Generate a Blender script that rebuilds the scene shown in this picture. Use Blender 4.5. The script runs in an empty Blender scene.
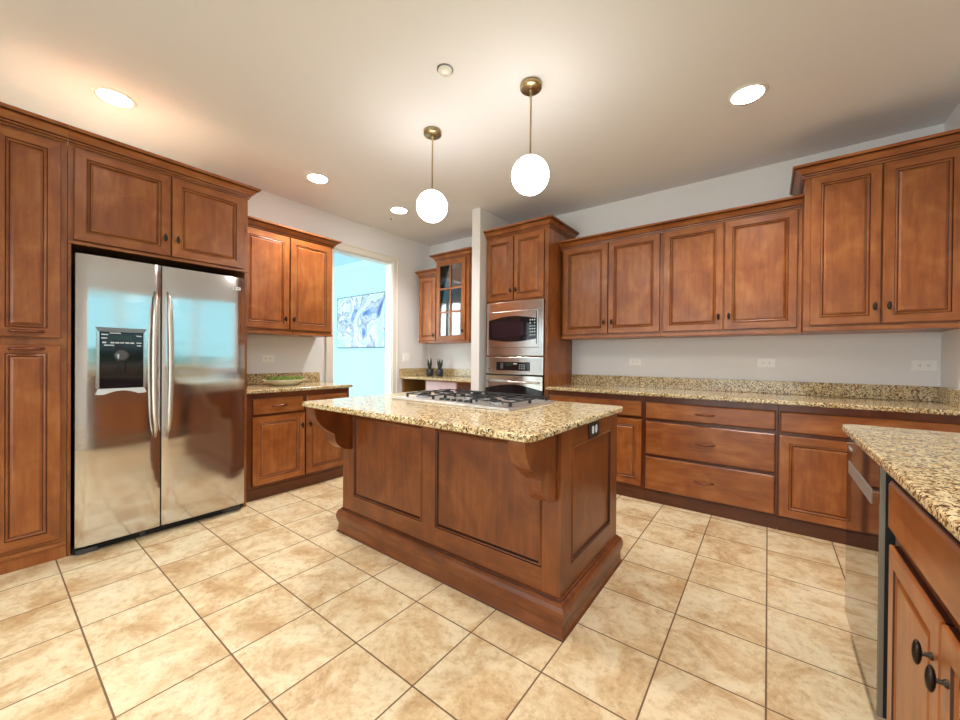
import bpy, bmesh, math, random
from mathutils import Vector, Matrix
random.seed(7)
S = bpy.context.scene
C = S.collection
PI = math.pi

# ------------------------------------------------------------------ camera
cam_d = bpy.data.cameras.new('camera'); cam = bpy.data.objects.new('camera', cam_d); C.objects.link(cam)
CAMH = 1.19
yaw, pit, rol = math.radians(37.187), math.radians(-0.2934), math.radians(-0.4698)
fwd = Vector((-math.sin(yaw)*math.cos(pit), math.cos(yaw)*math.cos(pit), math.sin(pit)))
rgt = Vector((math.cos(yaw), math.sin(yaw), 0)); dwn = -rgt.cross(fwd)
r2 = math.cos(rol)*rgt + math.sin(rol)*dwn; d2 = -math.sin(rol)*rgt + math.cos(rol)*dwn
M = Matrix((r2, -d2, -fwd)).transposed().to_4x4(); M.translation = Vector((0, 0, CAMH))
cam.matrix_world = M
cam_d.sensor_width = 36; cam_d.lens = 379.72/960*36; cam_d.clip_start = 0.02
S.camera = cam

# ------------------------------------------------------------------ world, exposure
W = bpy.data.worlds.new('world'); S.world = W; W.use_nodes = True
bg = W.node_tree.nodes['Background']; bg.inputs[0].default_value = (0.42, 0.84, 0.95, 1); bg.inputs[1].default_value = 1.15
S.view_settings.view_transform = 'Standard'; S.view_settings.look = 'None'
S.view_settings.gamma = 1; S.view_settings.use_curve_mapping = False
S.view_settings.exposure = 0.5
S.cycles.max_bounces = 10; S.cycles.diffuse_bounces = 6; S.cycles.glossy_bounces = 5
S.cycles.sample_clamp_indirect = 6.0
S.cycles.caustics_reflective = False; S.cycles.caustics_refractive = False

GLOBE_E = 12.0; CAN_E = 30.0; CAN_W = 56.0

XL, YB, XR, YR, ZC = -3.97, 3.98, 0.943, -3.2, 2.82

# light portals in the window openings (they only guide the sky light in)
def portal(name, loc, rot, sx, sy):
    d = bpy.data.lights.new(name, 'AREA'); d.shape = 'RECTANGLE'; d.size = sx; d.size_y = sy
    d.cycles.is_portal = True
    o = bpy.data.objects.new(name, d); C.objects.link(o); o.location = loc; o.rotation_euler = rot
portal('portal_sink_window', (XR+0.16, 1.65, 1.59), (0, PI/2, 0), 1.14, 2.72)
def daylight(name, loc, rot, sx, sy, watts, col):
    d = bpy.data.lights.new(name, 'AREA'); d.shape = 'RECTANGLE'; d.size = sx; d.size_y = sy; d.energy = watts; d.color = col
    o = bpy.data.objects.new(name, d); C.objects.link(o); o.location = loc; o.rotation_euler = rot
daylight('rear_fill_light', (-1.5, YR-0.16, 1.2), (PI/2, 0, 0), 4.3, 2.3, 75, (0.97, 0.98, 1.0))  # added fill lamp behind the camera; no such window is seen
daylight('daylight_far_room_window', (-5.9, 0.12, 1.35), (PI/2, 0, 0), 2.8, 2.4, 130, (0.84, 0.97, 1.0))
daylight('daylight_sink_window', (XR+0.45, 1.75, 2.6), (0, PI/2-0.75, 0), 0.8, 2.3, 60, (0.95, 0.98, 1.0))

# ------------------------------------------------------------------ materials
def lin(r, g, b):
    f = lambda c: (c/255/12.92) if c/255 <= 0.04045 else ((c/255+0.055)/1.055)**2.4
    return (f(r), f(g), f(b), 1)
def mat(name):
    m = bpy.data.materials.new(name); m.use_nodes = True
    return m, m.node_tree, m.node_tree.nodes['Principled BSDF']
def simple(name, col, rough=0.5, metal=0.0, coat=0.0, emit=None, es=0, spec=0.5):
    m, nt, b = mat(name)
    b.inputs['Base Color'].default_value = col; b.inputs['Roughness'].default_value = rough
    b.inputs['Metallic'].default_value = metal; b.inputs['Coat Weight'].default_value = coat
    b.inputs['Specular IOR Level'].default_value = spec
    if emit: b.inputs['Emission Color'].default_value = emit; b.inputs['Emission Strength'].default_value = es
    return m
def N(nt, t, **k):
    n = nt.nodes.new(t)
    for a, v in k.items():
        if a.startswith('i_'): n.inputs[a[2:].replace('_', ' ')].default_value = v
        else: setattr(n, a, v)
    return n
def ramp(nt, pts):
    r = nt.nodes.new('ShaderNodeValToRGB'); e = r.color_ramp.elements
    while len(e) < len(pts): e.new(0.5)
    for i, (p, c) in enumerate(pts): e[i].position = p; e[i].color = c if len(c) == 4 else (*c, 1)
    return r

def wood(name, c0, c1, c2, horiz=False, rough=0.33):
    m, nt, b = mat(name); L = nt.links.new
    tc = N(nt, 'ShaderNodeTexCoord'); oi = N(nt, 'ShaderNodeObjectInfo')
    add = N(nt, 'ShaderNodeVectorMath', operation='ADD'); sc = N(nt, 'ShaderNodeVectorMath', operation='SCALE')
    comb = N(nt, 'ShaderNodeCombineXYZ')
    L(oi.outputs['Random'], comb.inputs[0]); L(oi.outputs['Random'], comb.inputs[2])
    L(comb.outputs[0], sc.inputs[0]); sc.inputs['Scale'].default_value = 37.0
    L(tc.outputs['Object'], add.inputs[0]); L(sc.outputs[0], add.inputs[1])
    mp = N(nt, 'ShaderNodeMapping'); L(add.outputs[0], mp.inputs[0])
    mp.inputs['Scale'].default_value = (1.5, 12, 14) if horiz else (14, 12, 1.5)
    n1 = N(nt, 'ShaderNodeTexNoise'); n1.inputs['Scale'].default_value = 2.4; n1.inputs['Detail'].default_value = 7; n1.inputs['Roughness'].default_value = 0.62
    L(mp.outputs[0], n1.inputs['Vector'])
    mp2 = N(nt, 'ShaderNodeMapping'); L(add.outputs[0], mp2.inputs[0]); mp2.inputs['Scale'].default_value = (3.0, 4, 4.2) if horiz else (4.2, 4, 3.0)
    n2 = N(nt, 'ShaderNodeTexNoise'); n2.inputs['Scale'].default_value = 1.6; n2.inputs['Detail'].default_value = 4; n2.inputs['Distortion'].default_value = 0.9
    L(mp2.outputs[0], n2.inputs['Vector'])
    mx = N(nt, 'ShaderNodeMath', operation='MULTIPLY_ADD'); L(n1.outputs[0], mx.inputs[0]); mx.inputs[1].default_value = 0.45
    ml = N(nt, 'ShaderNodeMath', operation='MULTIPLY'); L(n2.outputs[0], ml.inputs[0]); ml.inputs[1].default_value = 0.55
    L(ml.outputs[0], mx.inputs[2])
    r = ramp(nt, [(0.33, c0), (0.5, c1), (0.66, c2)]); L(mx.outputs[0], r.inputs[0])
    hs = N(nt, 'ShaderNodeHueSaturation'); L(r.outputs[0], hs.inputs['Color'])
    vm = N(nt, 'ShaderNodeMapRange'); L(oi.outputs['Random'], vm.inputs[0]); vm.inputs[3].default_value = 0.93; vm.inputs[4].default_value = 1.07
    L(vm.outputs[0], hs.inputs['Value']); L(hs.outputs[0], b.inputs['Base Color'])
    b.inputs['Roughness'].default_value = rough; b.inputs['Specular IOR Level'].default_value = 0.45
    b.inputs['Coat Weight'].default_value = 0.15; b.inputs['Coat Roughness'].default_value = 0.25
    bu = N(nt, 'ShaderNodeBump'); bu.inputs['Strength'].default_value = 0.06; bu.inputs['Distance'].default_value = 0.002
    L(n1.outputs[0], bu.inputs['Height']); L(bu.outputs[0], b.inputs['Normal'])
    return m
W0, W1, W2 = lin(124, 65, 28), lin(150, 86, 40), lin(172, 109, 58)
WV = wood('maple_vertical', W0, W1, W2); WH = wood('maple_horizontal', W0, W1, W2, True)
GL = simple('dark_glaze_and_shade', lin(54, 20, 10), 0.4)  # groove glaze, plus contact shade painted on door and drawer sides
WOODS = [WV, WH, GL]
D0, D1, D2 = lin(98, 48, 19), lin(121, 63, 26), lin(142, 80, 37)      # island wood, darker than the cabinet wood
DV = wood('darker_wood_vertical', D0, D1, D2); DH = wood('darker_wood_horizontal', D0, D1, D2, True); DWOODS = [DV, DH, GL]
TOE = wood('toe_wood', lin(76, 38, 14), lin(88, 45, 18), lin(100, 53, 23), True, 0.5)
FRW = wood('shaded_face_frame_wood', lin(92, 43, 18), lin(108, 54, 23), lin(122, 64, 30))  # darker than the doors: glaze and reveal shade put into the colour
CUB = simple('cubby_wood', lin(150, 110, 60), 0.5)
GLAREW = wood('glare_tinted_wood', lin(190, 165, 170), lin(205, 180, 186), lin(215, 192, 196), True, 0.3)  # wood drawer front with window glare put into its colour

def granite(name, cream, tan, brown, dark):
    m, nt, b = mat(name); L = nt.links.new
    g = N(nt, 'ShaderNodeNewGeometry')
    n = N(nt, 'ShaderNodeTexNoise'); n.inputs['Scale'].default_value = 14; n.inputs['Detail'].default_value = 5; n.inputs['Roughness'].default_value = 0.7
    L(g.outputs['Position'], n.inputs['Vector'])
    r = ramp(nt, [(0.36, tan), (0.52, cream), (0.68, tan)]); L(n.outputs[0], r.inputs[0])
    warp = N(nt, 'ShaderNodeTexNoise'); warp.inputs['Scale'].default_value = 60; L(g.outputs['Position'], warp.inputs['Vector'])
    wv = N(nt, 'ShaderNodeVectorMath', operation='SCALE'); L(warp.outputs['Color'], wv.inputs[0]); wv.inputs['Scale'].default_value = 0.02
    ad = N(nt, 'ShaderNodeVectorMath', operation='ADD'); L(g.outputs['Position'], ad.inputs[0]); L(wv.outputs[0], ad.inputs[1])
    col = r.outputs[0]
    for sc, lo, hi, c, seedoff in ((85, 0.55, 0.65, brown, 0), (140, 0.59, 0.66, dark, 5), (75, 0.65, 0.71, dark, 9)):
        o2 = N(nt, 'ShaderNodeVectorMath', operation='ADD'); L(ad.outputs[0], o2.inputs[0]); o2.inputs[1].default_value = (seedoff, seedoff*.7, seedoff*.3)
        v = N(nt, 'ShaderNodeTexNoise'); v.inputs['Scale'].default_value = sc; v.inputs['Detail'].default_value = 1.5; v.inputs['Roughness'].default_value = 0.5
        L(o2.outputs[0], v.inputs['Vector'])
        rr = ramp(nt, [(lo-0.03, (0, 0, 0)), (hi-0.03, (1, 1, 1))]); L(v.outputs[0], rr.inputs[0])
        mi = N(nt, 'ShaderNodeMix', data_type='RGBA'); L(rr.outputs[0], mi.inputs[0]); L(col, mi.inputs[6]); mi.inputs[7].default_value = c
        col = mi.outputs[2]
    L(col, b.inputs['Base Color']); b.inputs['Roughness'].default_value = 0.12; b.inputs['Specular IOR Level'].default_value = 0.5
    return m
GR = granite('granite', lin(236, 219, 176), lin(208, 176, 122), lin(146, 108, 66), lin(56, 43, 34))

def tiles():
    m, nt, b = mat('floor_tile'); L = nt.links.new
    P, X0, Y0 = 0.3402, -1.015, 0.949
    g = N(nt, 'ShaderNodeNewGeometry')
    mp = N(nt, 'ShaderNodeMapping'); L(g.outputs['Position'], mp.inputs[0])
    mp.inputs['Location'].default_value = (-X0/P, -Y0/P, 0); mp.inputs['Scale'].default_value = (1/P, 1/P, 0)
    br = N(nt, 'ShaderNodeTexBrick', offset=0.0, squash=1.0)
    br.inputs['Scale'].default_value = 1.0; br.inputs['Brick Width'].default_value = 1.0; br.inputs['Row Height'].default_value = 1.0
    br.inputs['Mortar Size'].default_value = 0.0105; br.inputs['Mortar Smooth'].default_value = 0.3
    L(mp.outputs[0], br.inputs['Vector'])
    fl = N(nt, 'ShaderNodeVectorMath', operation='FLOOR'); L(mp.outputs[0], fl.inputs[0])
    wn = N(nt, 'ShaderNodeTexWhiteNoise', noise_dimensions='3D'); L(fl.outputs[0], wn.inputs['Vector'])
    off = N(nt, 'ShaderNodeVectorMath', operation='SCALE'); L(wn.outputs['Color'], off.inputs[0]); off.inputs['Scale'].default_value = 20
    ad = N(nt, 'ShaderNodeVectorMath', operation='ADD'); L(g.outputs['Position'], ad.inputs[0]); L(off.outputs[0], ad.inputs[1])
    n1 = N(nt, 'ShaderNodeTexNoise'); n1.inputs['Scale'].default_value = 4.5; n1.inputs['Detail'].default_value = 10; n1.inputs['Roughness'].default_value = 0.73; n1.inputs['Distortion'].default_value = 0.5
    L(ad.outputs[0], n1.inputs['Vector'])
    r = ramp(nt, [(0.36, lin(200, 164, 120)), (0.46, lin(219, 192, 150)), (0.54, lin(232, 213, 176)), (0.68, lin(240, 226, 196))]); L(n1.outputs[0], r.inputs[0])
    n2 = N(nt, 'ShaderNodeTexNoise'); n2.inputs['Scale'].default_value = 26; n2.inputs['Detail'].default_value = 6; n2.inputs['Roughness'].default_value = 0.75
    L(ad.outputs[0], n2.inputs['Vector'])
    r2_ = ramp(nt, [(0.36, (0.82, 0.76, 0.68)), (0.5, (1, 1, 1)), (0.66, (1.0, 1.0, 1.0))]); L(n2.outputs[0], r2_.inputs[0])
    mu = N(nt, 'ShaderNodeMix', data_type='RGBA', blend_type='MULTIPLY'); mu.inputs[0].default_value = 1.0
    L(r.outputs[0], mu.inputs[6]); L(r2_.outputs[0], mu.inputs[7])
    mi = N(nt, 'ShaderNodeMix', data_type='RGBA'); L(br.outputs['Fac'], mi.inputs[0]); L(mu.outputs[2], mi.inputs[6]); mi.inputs[7].default_value = lin(122, 94, 66)
    L(mi.outputs[2], b.inputs['Base Color']); 
    ro = N(nt, 'ShaderNodeMapRange'); L(br.outputs['Fac'], ro.inputs[0]); ro.inputs[3].default_value = 0.42; ro.inputs[4].default_value = 0.8
    L(ro.outputs[0], b.inputs['Roughness']); b.inputs['Specular IOR Level'].default_value = 0.4
    bu = N(nt, 'ShaderNodeBump', invert=True); bu.inputs['Strength'].default_value = 0.5; bu.inputs['Distance'].default_value = 0.003
    L(br.outputs['Fac'], bu.inputs['Height'])
    bu2 = N(nt, 'ShaderNodeBump'); bu2.inputs['Strength'].default_value = 0.12; bu2.inputs['Distance'].default_value = 0.004
    L(n1.outputs[0], bu2.inputs['Height']); L(bu.outputs[0], bu2.inputs['Normal']); L(bu2.outputs[0], b.inputs['Normal'])
    return m
TILE = tiles()
def plaster(name, col, rough=0.85, sc=120, st=0.08):
    m, nt, b = mat(name); L = nt.links.new
    g = N(nt, 'ShaderNodeNewGeometry'); n = N(nt, 'ShaderNodeTexNoise'); n.inputs['Scale'].default_value = sc; n.inputs['Detail'].default_value = 3
    L(g.outputs['Position'], n.inputs['Vector']); bu = N(nt, 'ShaderNodeBump'); bu.inputs['Strength'].default_value = st; bu.inputs['Distance'].default_value = 0.003
    L(n.outputs[0], bu.inputs['Height']); L(bu.outputs[0], b.inputs['Normal'])
    b.inputs['Base Color'].default_value = col; b.inputs['Roughness'].default_value = rough
    return m
WALL = plaster('grey_wall_paint', lin(236, 236, 238)); CEIL = plaster('ceiling_paint', lin(231, 229, 230), sc=60, st=0.15)
BLUEW = plaster('daylight_cast_wall', lin(200, 233, 242)); BLUEC = plaster('daylight_cast_ceiling', lin(205, 235, 245))  # cyan cast of the far room's daylight put into the paint colour
TRIM = simple('white_trim', lin(236, 232, 224), 0.35); STUBP = plaster('white_partition_paint', lin(228, 224, 222))

def steel(name, col=(0.68, 0.665, 0.645, 1), rough=0.2, wave=0.0, wscale=3.0):
    m, nt, b = mat(name); L = nt.links.new
    b.inputs['Base Color'].default_value = col; b.inputs['Metallic'].default_value = 1; b.inputs['Roughness'].default_value = rough
    tc = N(nt, 'ShaderNodeTexCoord'); mp = N(nt, 'ShaderNodeMapping'); L(tc.outputs['Object'], mp.inputs[0]); mp.inputs['Scale'].default_value = (2, 2, 220)
    n = N(nt, 'ShaderNodeTexNoise'); n.inputs['Scale'].default_value = 3; n.inputs['Detail'].default_value = 2; L(mp.outputs[0], n.inputs['Vector'])
    bu = N(nt, 'ShaderNodeBump'); bu.inputs['Strength'].default_value = 0.006; bu.inputs['Distance'].default_value = 0.001; L(n.outputs[0], bu.inputs['Height'])
    out = bu
    if wave:
        mp2 = N(nt, 'ShaderNodeMapping'); L(tc.outputs['Object'], mp2.inputs[0]); mp2.inputs['Scale'].default_value = (0.4, 1, 2.6)
        n2 = N(nt, 'ShaderNodeTexNoise'); n2.inputs['Scale'].default_value = wscale; n2.inputs['Detail'].default_value = 1.0; L(mp2.outputs[0], n2.inputs['Vector'])
        b2 = N(nt, 'ShaderNodeBump'); b2.inputs['Strength'].default_value = 1; b2.inputs['Distance'].default_value = wave
        L(n2.outputs[0], b2.inputs['Height']); L(bu.outputs[0], b2.inputs['Normal']); out = b2
    L(out.outputs[0], b.inputs['Normal'])
    return m
STEEL = steel('stainless'); STEELF = steel('fridge_stainless', (0.64, 0.625, 0.61, 1), 0.11, 0.0028)
STEELD = steel('dishwasher_stainless', (0.27, 0.25, 0.23, 1), 0.05); CHROME = simple('bright_steel', (0.75, 0.74, 0.72, 1), 0.12, 1)
HANDLE = simple('warm_steel', (0.66, 0.58, 0.51, 1), 0.38, 1)
BLACKG = simple('black_glass', (0.012, 0.011, 0.014, 1), 0.06); BLACKP = simple('black_plastic', (0.012, 0.012, 0.013, 1), 0.4)
DGREY = simple('dark_grey_plastic', (0.07, 0.07, 0.075, 1), 0.5); GREYM = simple('grey_metal', (0.25, 0.25, 0.26, 1), 0.4, 0.8)
BRONZE = simple('oil_rubbed_bronze', (0.035, 0.024, 0.018, 1), 0.32, 0.7); COPPER = simple('bronze_pull', (0.26, 0.10, 0.06, 1), 0.3, 0.9)
IRON = simple('cast_iron', (0.012, 0.011, 0.011, 1), 0.6)
BRASS = simple('aged_brass', (0.42, 0.31, 0.17, 1), 0.28, 1); WHITEP = simple('white_plastic', lin(250, 250, 249), 0.35)
LABEL = simple('pale_print', lin(205, 215, 220), 0.5); DARKW = simple('dark_plant_pot', (0.018, 0.02, 0.022, 1), 0.5)
LEAFM = simple('succulent_leaf', lin(40, 52, 40), 0.5); CERAM = simple('cream_ceramic', lin(226, 224, 210), 0.25)
DISPB = simple('lcd_dark_green', (0.02, 0.035, 0.03, 1), 0.15)
GLOBE = simple('lit_opal_glass', (1, 1, 1, 1), 0.2, emit=(1.0, 0.965, 0.92, 1), es=GLOBE_E)
LENS = simple('lit_lens', (1, 1, 1, 1), 0.4, emit=(1.0, 0.965, 0.92, 1), es=CAN_E)
def glass(name='window_glass'):
    m = bpy.data.materials.new(name); m.use_nodes = True; nt = m.node_tree; nt.nodes.clear()
    o = nt.nodes.new('ShaderNodeOutputMaterial'); t = nt.nodes.new('ShaderNodeBsdfTransparent'); g = nt.nodes.new('ShaderNodeBsdfGlossy')
    g.inputs['Roughness'].default_value = 0.02; f = nt.nodes.new('ShaderNodeFresnel'); f.inputs[0].default_value = 1.45
    mx = nt.nodes.new('ShaderNodeMixShader'); nt.links.new(f.outputs[0], mx.inputs[0]); nt.links.new(t.outputs[0], mx.inputs[1]); nt.links.new(g.outputs[0], mx.inputs[2])
    nt.links.new(mx.outputs[0], o.inputs[0]); return m
GLASS = glass(); CABGLASS = glass('cabinet_glass')
def painting():
    m, nt, b = mat('poured_paint_canvas'); L = nt.links.new
    tc = N(nt, 'ShaderNodeTexCoord'); n = N(nt, 'ShaderNodeTexNoise'); n.inputs['Scale'].default_value = 2.2; n.inputs['Detail'].default_value = 9; n.inputs['Distortion'].default_value = 1.6
    L(tc.outputs['Object'], n.inputs['Vector'])
    r = ramp(nt, [(0.27, lin(70, 95, 165)), (0.36, lin(130, 155, 200)), (0.42, lin(215, 215, 225)), (0.455, lin(140, 145, 175)), (0.49, lin(238, 240, 242)), (0.60, lin(190, 232, 240)), (0.75, lin(200, 240, 248))])
    L(n.outputs[0], r.inputs[0]); L(r.outputs[0], b.inputs['Base Color']); b.inputs['Roughness'].default_value = 0.5
    return m
ART = painting()
def grass(name, a, c, sc):
    m, nt, b = mat(name); g = N(nt, 'ShaderNodeNewGeometry'); n = N(nt, 'ShaderNodeTexNoise'); n.inputs['Scale'].default_value = sc; n.inputs['Detail'].default_value = 6
    nt.links.new(g.outputs['Position'], n.inputs['Vector']); r = ramp(nt, [(0.35, a), (0.65, c)]); nt.links.new(n.outputs[0], r.inputs[0]); nt.links.new(r.outputs[0], b.inputs['Base Color'])
    b.inputs['Roughness'].default_value = 0.9; return m
LAWN = grass('lawn', lin(95, 150, 70), lin(150, 190, 100), 3); HEDGE = grass('foliage', lin(50, 90, 45), lin(110, 150, 70), 6)
MOSS = grass('moss_leaves', lin(66, 92, 30), lin(140, 160, 70), 60)

# ------------------------------------------------------------------ mesh helpers
class MB:
    def __init__(s): s.bm = bmesh.new()
    def poly(s, pts, mi=0, smooth=False):
        try: f = s.bm.faces.new([s.bm.verts.new(p) for p in pts]); f.material_index = mi; f.smooth = smooth; return f
        except ValueError: return None
    def box(s, x0, x1, y0, y1, z0, z1, mi=0):
        v = [s.bm.verts.new(p) for p in ((x0,y0,z0),(x1,y0,z0),(x1,y1,z0),(x0,y1,z0),(x0,y0,z1),(x1,y0,z1),(x1,y1,z1),(x0,y1,z1))]
        for q in ((3,2,1,0),(4,5,6,7),(0,1,5,4),(1,2,6,5),(2,3,7,6),(3,0,4,7)):
            s.bm.faces.new([v[i] for i in q]).material_index = mi
        return s
    def prism(s, pts, axis, a, b, mi=0, smooth=False):
        # pts: 2-D outline; axis x: (y,z), y: (x,z), z: (x,y)
        def P(p, t): return {'x': (t, p[0], p[1]), 'y': (p[0], t, p[1]), 'z': (p[0], p[1], t)}[axis]
        A = [s.bm.verts.new(P(p, a)) for p in pts]; B = [s.bm.verts.new(P(p, b)) for p in pts]; n = len(pts)
        s.bm.faces.new(A).material_index = mi; s.bm.faces.new(B[::-1]).material_index = mi
        for i in range(n):
            f = s.bm.faces.new((A[i], B[i], B[(i+1) % n], A[(i+1) % n])); f.material_index = mi; f.smooth = smooth
            if smooth:
                for e in f.edges:
                    if {e.verts[0], e.verts[1]} in ({A[i], A[(i+1) % n]}, {B[i], B[(i+1) % n]}): e.smooth = False
        return s
    def lathe(s, prof, n=32, c=(0,0,0), axis='z', mi=0, sx=1, sy=1):
        rings = []
        for r, h in prof:
            ring = []
            for i in range(n):
                a = 2*PI*i/n; u, v = r*math.cos(a)*sx, r*math.sin(a)*sy
                p = {'z': (u, v, h), 'y': (u, h, v), 'x': (h, u, v)}[axis]
                ring.append(s.bm.verts.new((c[0]+p[0], c[1]+p[1], c[2]+p[2])))
            rings.append(ring)
        for A, B in zip(rings, rings[1:]):
            for i in range(n):
                f = s.bm.faces.new((A[i], A[(i+1)%n], B[(i+1)%n], B[i])); f.material_index = mi; f.smooth = True
        for R in (rings[0], rings[-1]):
            f = s.bm.faces.new(R); f.material_index = mi
            for e in f.edges: e.smooth = False
        return s
    def tube(s, path, r, n=10, mi=0, rs=None):
        path = [Vector(p) for p in path]; rings = []
        for i, p in enumerate(path):
            t = (path[min(i+1, len(path)-1)] - path[max(i-1, 0)]).normalized()
            up = Vector((0,0,1)) if abs(t.z) < 0.9 else Vector((1,0,0))
            a = t.cross(up).normalized(); b = t.cross(a)
            rr = rs[i] if rs else r
            rings.append([s.bm.verts.new(p + a*rr*math.cos(2*PI*k/n) + b*rr*math.sin(2*PI*k/n)) for k in range(n)])
        for A, B in zip(rings, rings[1:]):
            for k in range(n):
                f = s.bm.faces.new((A[k], A[(k+1)%n], B[(k+1)%n], B[k])); f.smooth = True; f.material_index = mi
        s.bm.faces.new(rings[0]).material_index = mi; s.bm.faces.new(rings[-1]).material_index = mi
        return s
    def ball(s, c, rx, ry, rz, mi=0, n=16, m=10):
        prof = [(max(1e-4, math.sin(PI*j/m)), -math.cos(PI*j/m)) for j in range(m+1)]
        rings = []
        for r, h in prof:
            rings.append([s.bm.verts.new((c[0]+rx*r*math.cos(2*PI*i/n), c[1]+ry*r*math.sin(2*PI*i/n), c[2]+rz*h)) for i in range(n)])
        for A, B in zip(rings, rings[1:]):
            for i in range(n):
                f = s.bm.faces.new((A[i], A[(i+1)%n], B[(i+1)%n], B[i])); f.smooth = True; f.material_index = mi
        return s
    def sweep(s, path, prof, closed=False, mats=None):
        """sweep profile (out, z) along xy path; outward is to the right of travel; mitred corners"""
        n = len(path); P = [Vector(p) for p in path]; rings = []
        for i in range(n):
            def nrm(a, b): d = (b-a).normalized(); return Vector((d.y, -d.x))
            if closed: n1 = nrm(P[i-1], P[i]); n2 = nrm(P[i], P[(i+1)%n])
            else:
                n1 = nrm(P[i-1], P[i]) if i > 0 else None; n2 = nrm(P[i], P[i+1]) if i < n-1 else None
                n1 = n1 or n2; n2 = n2 or n1
            mt = (n1+n2); mt = mt/(mt.dot(n1))
            rings.append([s.bm.verts.new((P[i].x+mt.x*o, P[i].y+mt.y*o, z)) for o, z in prof])
        k = len(prof)
        for i in range(n if closed else n-1):
            A, B = rings[i], rings[(i+1)%n]
            for j in range(k if not closed else k):
                jj = (j+1) % k
                f = s.bm.faces.new((A[j], B[j], B[jj], A[jj])); f.material_index = (mats[j] if mats else 0)
        if not closed:
            s.bm.faces.new(rings[0]); s.bm.faces.new(rings[-1][::-1])
        return s
    def loops(s, x0, x1, z0, z1, prof, cap=True, flip=1, vm=0, hm=1, fieldmat=0, closeback=None):
        """nested rectangles on a face looking along -y; prof = (inset, y, dark)"""
        rings = []
        for ins, y, dk in prof:
            rings.append([s.bm.verts.new(p) for p in ((x0+ins,y,z0+ins),(x1-ins,y,z0+ins),(x1-ins,y,z1-ins),(x0+ins,y,z1-ins))])
        for (A, B, pr) in zip(rings, rings[1:], prof[1:]):
            for i in range(4):
                f = s.bm.faces.new((A[i], A[(i+1)%4], B[(i+1)%4], B[i])); f.material_index = 2 if pr[2] else (hm if i in (0, 2) else vm)
        if cap: s.bm.faces.new(rings[-1]).material_index = fieldmat
        if closeback: s.bm.faces.new(rings[0][::-1]).material_index = 0
        return s
    def build(s, name, mats, parent=None, loc=None, bevel=0, smooth=False, recalc=True):
        if recalc: bmesh.ops.recalc_face_normals(s.bm, faces=s.bm.faces)
        me = bpy.data.meshes.new(name); s.bm.to_mesh(me); s.bm.free()
        for m in (mats if isinstance(mats, (list, tuple)) else [mats]): me.materials.append(m)
        o = bpy.data.objects.new(name, me); C.objects.link(o)
        if parent: o.parent = parent
        if loc: o.location = loc
        if smooth:
            for p in me.polygons: p.use_smooth = True
        if bevel:
            b = o.modifiers.new('bevel', 'BEVEL'); b.width = bevel; b.segments = 2; b.limit_method = 'ANGLE'; b.angle_limit = 0.6; b.harden_normals = False
        return o
def thing(name, label, cat, loc=(0,0,0), rotz=0, group=None):
    o = bpy.data.objects.new(name, None); C.objects.link(o); o.empty_display_size = 0.1
    o.location = loc; o.rotation_euler = (0, 0, rotz); o['label'] = label; o['category'] = cat
    if group: o['group'] = group
    return o
def tag(o, label, cat, group=None):
    o['label'] = label; o['category'] = cat
    if group: o['group'] = group
    return o
def struct(o): o['kind'] = 'structure'; return o
def copy_tree(o, parent=None):
    c = o.copy(); C.objects.link(c); c.parent = parent
    for ch in list(o.children): copy_tree(ch, c)
    return c
def arc(cx, cy, r, a0, a1, n=6): return [(cx+r*math.cos(a0+(a1-a0)*i/n), cy+r*math.sin(a0+(a1-a0)*i/n)) for i in range(n+1)]

# ------------------------------------------------------------------ setting
T = 0.12
struct(MB().box(XL-T, XR+T, YR-T, YB+T, -0.1, 0).build('floor', TILE))
struct(MB().box(XL-T, XR+T, YR-T, YB+T, ZC, ZC+0.1).build('ceiling', CEIL))
# left wall with the cased opening
DY0, DY1, DZ = 2.435, 3.30, 2.435
w = MB()
w.box(XL-T, XL, YR-T, DY0, 0, ZC, 0); w.box(XL-T, XL, DY1, YB, 0, ZC, 0); w.box(XL-T, XL, DY0, DY1, DZ, ZC, 0)
struct(w.build('wall_left', WALL))
struct(MB().box(XL-T, XR+T, YB, YB+T, 0, ZC).build('wall_back', WALL))
# right wall with the window over the sink
WY0, WY1, WZ0, WZ1 = 0.30, 3.00, 1.03, 2.15
w = MB()
w.box(XR, XR+T, YR-T, WY0, 0, ZC); w.box(XR, XR+T, WY1, YB, 0, ZC); w.box(XR, XR+T, WY0, WY1, 0, WZ0); w.box(XR, XR+T, WY0, WY1, WZ1, ZC)
struct(w.build('wall_right', WALL))
w = MB(); RX0, RX1, RZ1 = -3.65, 0.65, 2.35
w.box(XL, RX0, YR-T, YR, 0, ZC); w.box(RX1, XR, YR-T, YR, 0, ZC); w.box(RX0, RX1, YR-T, YR, RZ1, ZC)
struct(w.build('wall_rear', WALL))
struct(MB().box(-2.605, -2.493, 3.27, YB-0.002, 0, ZC-0.001).build('wall_partition', STUBP, bevel=0.003))
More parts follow.
